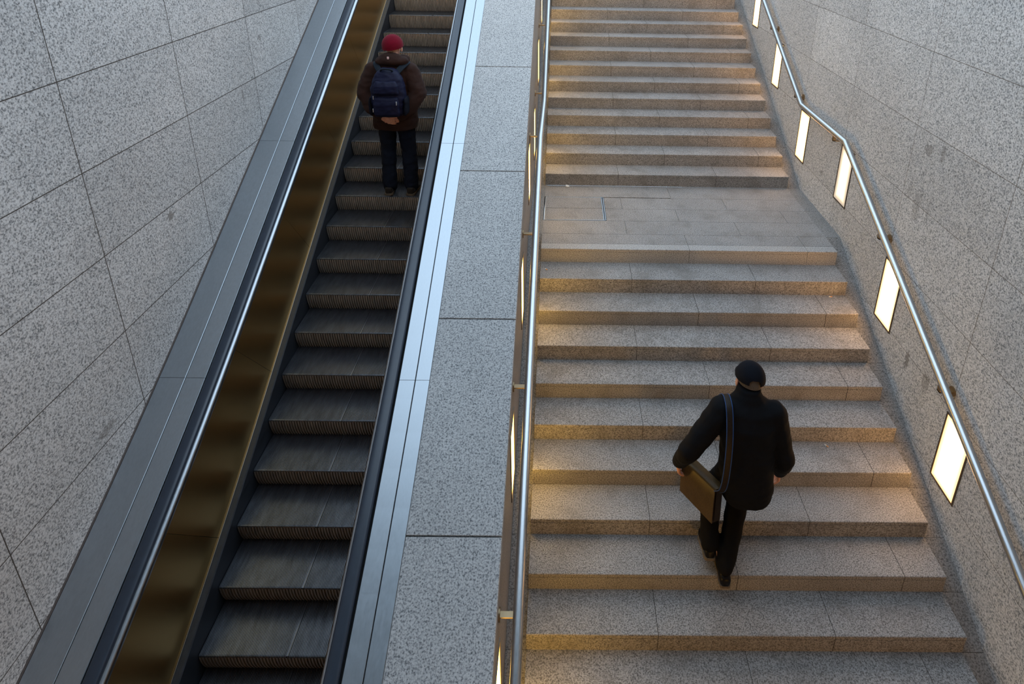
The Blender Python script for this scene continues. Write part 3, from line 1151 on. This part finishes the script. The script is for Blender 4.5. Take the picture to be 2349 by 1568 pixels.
blend('upper_pocket', bm, M_PACK, bp, 0.007, 3, 0.005, 14.0, 9.0)
for s in (-1, 1):
    bm = bmesh.new()
    loft(bm, [(s * 0.160, 0.01, 0.015, 0.020, 0.075), (s * 0.168, 0.01, 0.05, 0.022, 0.085), (s * 0.172, 0.01, 0.15, 0.018, 0.080), (s * 0.168, 0.01, 0.19, 0.008, 0.07)], 20, 2.6)
    blend('side_pocket', bm, M_PACK2, bp, 0.007, 2, 0.003, 16.0, 2.0)
    pts = catmull([(s * 0.080, 0.075, 0.415), (s * 0.125, 0.13, 0.462), (s * 0.155, 0.20, 0.485), (s * 0.150, 0.29, 0.47), (s * 0.152, 0.375, 0.38), (s * 0.155, 0.405, 0.25), (s * 0.19, 0.36, 0.10), (s * 0.21, 0.25, 0.04), (s * 0.165, 0.10, 0.03)], 6)
    cen = Vector((0.0, 0.24, 0.2))
    bm = bmesh.new()
    ribbon(bm, pts, [(p - cen) for p in pts], 0.055, 0.016)
    mesh_obj('shoulder_strap', bm, M_STRAP, bp, 40)
bm = bmesh.new()
tube(bm, catmull([(-0.06, 0.015, 0.435), (-0.045, -0.010, 0.462), (0, -0.018, 0.470), (0.045, -0.010, 0.462), (0.06, 0.015, 0.435)], 5), 0.009, 10)
mesh_obj('grab_handle', bm, M_STRAP, bp, 60)
for x, z, y in ((-0.122, 0.205, -0.078), (0.108, 0.165, -0.125), (-0.125, 0.085, -0.105)):
    bm = bmesh.new()
    limb(bm, (x, y - 0.006, z + 0.012), (x, y - 0.008, z - 0.018), 0.0045, 0.0035, 8)
    mesh_obj('zip_pull', bm, M_PULL, bp, 60)

# ------------------------------------------------------------------ person climbing the stair
P2 = Vector((1.45, -2.40, -8 * R))
man2 = thing('person', 'person in black cap and black jacket climbing the granite steps, bag at left hip', 'person', P2)
W2 = lambda x, y, z: Vector((x, y, z)) - P2
HR = Matrix.Rotation(math.radians(-10), 3, 'X') @ Matrix.Rotation(math.radians(6), 3, 'Y')
H2 = W2(1.545, -1.985, 0.135)
# joints
SHL, SHR = W2(1.335, -2.11, -0.005), W2(1.705, -2.11, -0.035)
ELL, ELR = W2(1.105, -2.215, -0.285), W2(1.785, -2.20, -0.360)
WRL, WRR = W2(1.075, -2.095, -0.500), W2(1.835, -2.06, -0.620)
HPL, HPR = W2(1.425, -2.20, -0.47), W2(1.600, -2.22, -0.47)
KNL, KNR = W2(1.360, -2.02, -0.84), W2(1.545, -2.10, -0.86)
ANL, ANR = W2(1.300, -2.31, -1.06), W2(1.400, -2.405, -1.165)
bm = bmesh.new()
head_shape(bm, H2, HR)
limb(bm, W2(1.522, -2.07, 0.0), W2(1.535, -2.01, 0.11), 0.066, 0.056)
loft(bm, [(*W2(1.515, -2.21, -0.52), 0.150, 0.10), (*W2(1.515, -2.20, -0.40), 0.155, 0.105), (*W2(1.515, -2.16, -0.22), 0.155, 0.10), (*W2(1.52, -2.11, -0.05), 0.180, 0.105), (*W2(1.52, -2.08, 0.02), 0.13, 0.075)])
for ch, rs in (((HPL, KNL, ANL), (0.082, 0.052, 0.038)), ((HPR, KNR, ANR), (0.082, 0.052, 0.038)), ((SHL, ELL, WRL), (0.052, 0.042, 0.028)), ((SHR, ELR, WRR), (0.052, 0.042, 0.028))):
    chain(bm, ch, rs)
limb(bm, ANR, W2(1.405, -2.24, -1.205), 0.034, 0.028)
limb(bm, ANL, W2(1.305, -2.17, -1.145), 0.034, 0.028)
hand_shape(bm, WRL + Vector((0.0, 0.008, -0.02)), (0.10, 0.28, -1.0), (1.0, 0.0, 0.1), (0, 1, 0), (0.30, 0.32, 0.35, 0.38), 0.2, 0.4, 1.05)
hand_shape(bm, WRR + Vector((0.0, 0.010, -0.02)), (0.10, 0.30, -1.0), (-1.0, 0.0, 0.0), (0, 1, 0), (0.35, 0.40, 0.45, 0.5), 0.2, 0.5, 1.05)
body2 = blend('body', bm, M_SKIN, man2, 0.0048, 2)
eyes(body2, H2, HR)
bm = bmesh.new()
loft(bm, [(*W2(1.535, -2.235, -0.645), 0.165, 0.138), (*W2(1.535, -2.235, -0.62), 0.176, 0.146), (*W2(1.53, -2.225, -0.53), 0.188, 0.15), (*W2(1.525, -2.205, -0.42), 0.190, 0.145), (*W2(1.52, -2.17, -0.24), 0.188, 0.135),
          (*W2(1.52, -2.125, -0.08), 0.212, 0.132), (*W2(1.52, -2.09, 0.005), 0.190, 0.115), (*W2(1.525, -2.065, 0.055), 0.115, 0.09), (*W2(1.532, -2.04, 0.105), 0.082, 0.082), (*W2(1.536, -2.03, 0.135), 0.078, 0.080)], 36, 2.3)
chain(bm, [SHL, ELL, WRL + (ELL - WRL) * 0.02], [0.092, 0.074, 0.050])
chain(bm, [SHR, ELR, WRR + (ELR - WRR) * 0.02], [0.092, 0.076, 0.052])
jacket = blend('jacket', bm, M_BLACK, man2, 0.010, 4, 0.007, 8.0, 11.0)
bm = bmesh.new()
ball(bm, W2(1.515, -2.215, -0.50), 0.168, 0.125, 0.13)
chain(bm, [HPL, KNL, ANL + Vector((0, 0.0, 0.02))], [0.098, 0.078, 0.062])
chain(bm, [HPR, KNR, ANR + Vector((0, 0.0, 0.03))], [0.098, 0.080, 0.064])
blend('trousers', bm, M_BLACKT, man2, 0.010, 3, 0.007, 10.0, 4.0)
for heel, toe in (((1.398, -2.475, -1.262), (1.412, -2.200, -1.2415)), ((1.298, -2.385, -1.115), (1.308, -2.115, -1.185))):
    a, b = W2(*heel), W2(*toe)
    bm = bmesh.new()
    shoe(bm, a, b, 0.047, 0.082)
    so = mesh_obj('shoe', bm, M_BSHOE, man2, 60)
    bm = bmesh.new()
    sole(bm, a, b, 0.050)
    mesh_obj('sole', bm, M_SOLE, so)
# hair below the cap, then the cap with its back opening and peak
bm = bmesh.new()
dome(bm, H2 + HR @ Vector((0, -0.012, 0.012)), 0.081, 0.100, 0.110, -0.16, HR, 0.010, skip=lambda x, y, z: y > 0.02)
mesh_obj('hair', bm, M_HAIR, man2, 60)
CC = H2 + HR @ Vector((0, -0.004, 0.030))
bm = bmesh.new()
dome(bm, CC, 0.104, 0.118, 0.112, -0.04, HR, 0.005, skip=lambda x, y, z: y < -0.05 and (abs(x) / 0.041) ** 2.6 + (max(0.0, z) / 0.036) ** 2.6 < 1, seg=144, rows=72)
capo = mesh_obj('cap', bm, M_CAPC, man2, 60)
bm = bmesh.new()
outer, inner = [], []
for i in range(17):
    a = math.pi * (0.22 + 0.56 * i / 16)
    inner.append(CC + HR @ Vector((0.102 * math.cos(a), 0.116 * math.sin(a), 0.000)))
    outer.append(CC + HR @ Vector((0.108 * math.cos(a), 0.118 * math.sin(a) + 0.075 * math.sin(math.pi * i / 16) ** 0.6, -0.022)))
for off in (0.0, -0.004):
    vi = [bm.verts.new(p + HR @ Vector((0, 0, off))) for p in inner]
    vo = [bm.verts.new(p + HR @ Vector((0, 0, off))) for p in outer]
    for i in range(16):
        bm.faces.new((vi[i], vi[i + 1], vo[i + 1], vo[i]))
mesh_obj('cap_peak', bm, M_CAPC, capo, 60)

# messenger bag swinging at the left hip
A_ = Vector((1.130, -2.020, -0.575))     # front top
B_ = Vector((1.285, -2.330, -0.505))     # rear top
bag = thing('messenger_bag', 'brown shoulder bag hanging on a wide strap at the left hip of the stair climber', 'bag', (1.21, -2.18, -0.80))
e1 = (A_ - B_).normalized()
dn = Vector((-0.20, 0.08, -1)).normalized()
dn = (dn - e1 * dn.dot(e1)).normalized()
ou = e1.cross(dn).normalized()
if ou.x > 0:
    ou = -ou
bL, bH, bT = (A_ - B_).length, 0.255, 0.085
org = Vector(bag.location)


def bp_(u, v, w):
    return B_ + e1 * u * bL + dn * v * bH - ou * w * bT - org


bm = bmesh.new()
vs = [bm.verts.new(bp_(u, v, w)) for w in (0.0, 1.0) for v in (0.0, 1.0) for u in (0.0, 1.0)]
for f in ((0, 1, 3, 2), (4, 6, 7, 5), (0, 4, 5, 1), (2, 3, 7, 6), (0, 2, 6, 4), (1, 5, 7, 3)):
    bm.faces.new([vs[i] for i in f])
bmesh.ops.recalc_face_normals(bm, faces=bm.faces)
bmesh.ops.bevel(bm, geom=bm.edges[:], offset=0.016, segments=3, affect='EDGES')
mesh_obj('bag_body', bm, M_LEATHER2, bag, 50)
bm = bmesh.new()
n = 14
prof = [(1.02, -0.01), (0.55, -0.08), (0.0, 0.0), (-0.02, -0.10), (-0.03, -0.17)]
path = [(0.0, -0.03, 1.02), (0.0, -0.05, 0.5), (0.0, -0.045, 0.05), (0.0, 0.02, -0.07), (0.0, 0.35, -0.10), (0.0, 0.70, -0.11), (0.0, 0.94, -0.09)]
ra = [[bm.verts.new(bp_(u, v, w)) for _, v, w in path] for u in (-0.015, 0.25, 0.5, 0.75, 1.015)]
rb = [[bm.verts.new(bp_(u, v + (0.012 if i < 4 else 0), w + (0.05 if i > 2 else 0))) for i, (_, v, w) in enumerate(path)] for u in (-0.015, 0.25, 0.5, 0.75, 1.015)]
for g in (ra, rb):
    for p, q in zip(g, g[1:]):
        for i in range(len(path) - 1):
            bm.faces.new((p[i], p[i + 1], q[i + 1], q[i]))
for i in range(len(path) - 1):
    for j in (0, -1):
        bm.faces.new((ra[j][i], ra[j][i + 1], rb[j][i + 1], rb[j][i]))
for j in range(4):
    for i in (0, -1):
        bm.faces.new((ra[j][i], ra[j + 1][i], rb[j + 1][i], rb[j][i]))
mesh_obj('flap', bm, M_LEATHER, bag, 60)
sp = catmull([Vector(p) - org for p in ((1.300, -2.325, -0.52), (1.322, -2.372, -0.44), (1.335, -2.366, -0.30), (1.348, -2.310, -0.10), (1.358, -2.215, 0.045), (1.362, -2.13, 0.092), (1.362, -2.04, 0.065), (1.345, -1.955, -0.08), (1.29, -1.93, -0.28), (1.16, -2.01, -0.545))], 7)
cen = Vector((1.47, -2.12, -0.25)) - org
bm = bmesh.new()
nr = []
for p in sp:
    q = p - cen
    nr.append(Vector((0.0, q.y, max(0.0, q.z - 0.2))) if q.length else Vector((0, -1, 0)))
ribbon(bm, sp, nr, 0.046, 0.005)
st = mesh_obj('strap', bm, M_LEATHER2, bag, 40)
for s in (-1, 1):
    bm = bmesh.new()
    edge_pts = []
    for i, p in enumerate(sp):
        t = (sp[min(i + 1, len(sp) - 1)] - sp[max(i - 1, 0)]).normalized()
        n_ = nr[i] - t * nr[i].dot(t)
        n_.normalize()
        edge_pts.append(p + t.cross(n_).normalized() * 0.0215 * s + n_ * 0.002)
    tube(bm, edge_pts, 0.0032, 6)
    mesh_obj('strap_piping', bm, M_BLUE, st, 60)

# ------------------------------------------------------------------ litter
def butt(x, y, z, ang, label):
    t = thing('cigarette_butt', label, 'litter', (x, y, z))
    d = Vector((math.cos(ang), math.sin(ang), 0))
    bm = bmesh.new()
    tube(bm, [Vector((0, 0, 0.0042)), Vector((0, 0, 0.0042)) + d * 0.017], 0.004, 10)
    mesh_obj('paper', bm, plain('butt_paper', (0.75, 0.72, 0.66), 0.8), t, 60)
    bm = bmesh.new()
    tube(bm, [Vector((0, 0, 0.0042)) + d * 0.017, Vector((0, 0, 0.0042)) + d * 0.034], 0.0041, 10)
    mesh_obj('filter', bm, plain('butt_filter', (0.72, 0.32, 0.10), 0.8), t, 60)


butt(2.43, -1.53, -6 * R, -0.9, 'orange cigarette butt on the tread to the right of the stair climber')
butt(2.85, -0.33, -2 * R, 0.1, 'orange cigarette butt at the right end of the second step below the landing')
butt(0.045, -0.13, -1 * R, -0.8, 'cigarette butt by the left handrail on the first step below the landing')
bm = bmesh.new()
g = [(-0.02, 0.0, 0.001), (0.005, -0.022, 0.004), (0.03, -0.01, 0.001), (0.018, 0.006, 0.012), (0.012, 0.026, 0.002), (-0.014, 0.028, 0.010)]
lo = [bm.verts.new(p) for p in g]
hi = [bm.verts.new((x, y, z + 0.003)) for x, y, z in g]
bm.faces.new(lo)
bm.faces.new(list(reversed(hi)))
for i in range(6):
    j = (i + 1) % 6
    bm.faces.new((lo[j], lo[i], hi[i], hi[j]))
ps = mesh_obj('paper_scrap', bm, plain('white_paper', (0.8, 0.8, 0.78), 0.8))
ps.location = (0.27, 1.485, 0.0)
tag(ps, 'small crumpled scrap of white paper at the back of the landing', 'litter')
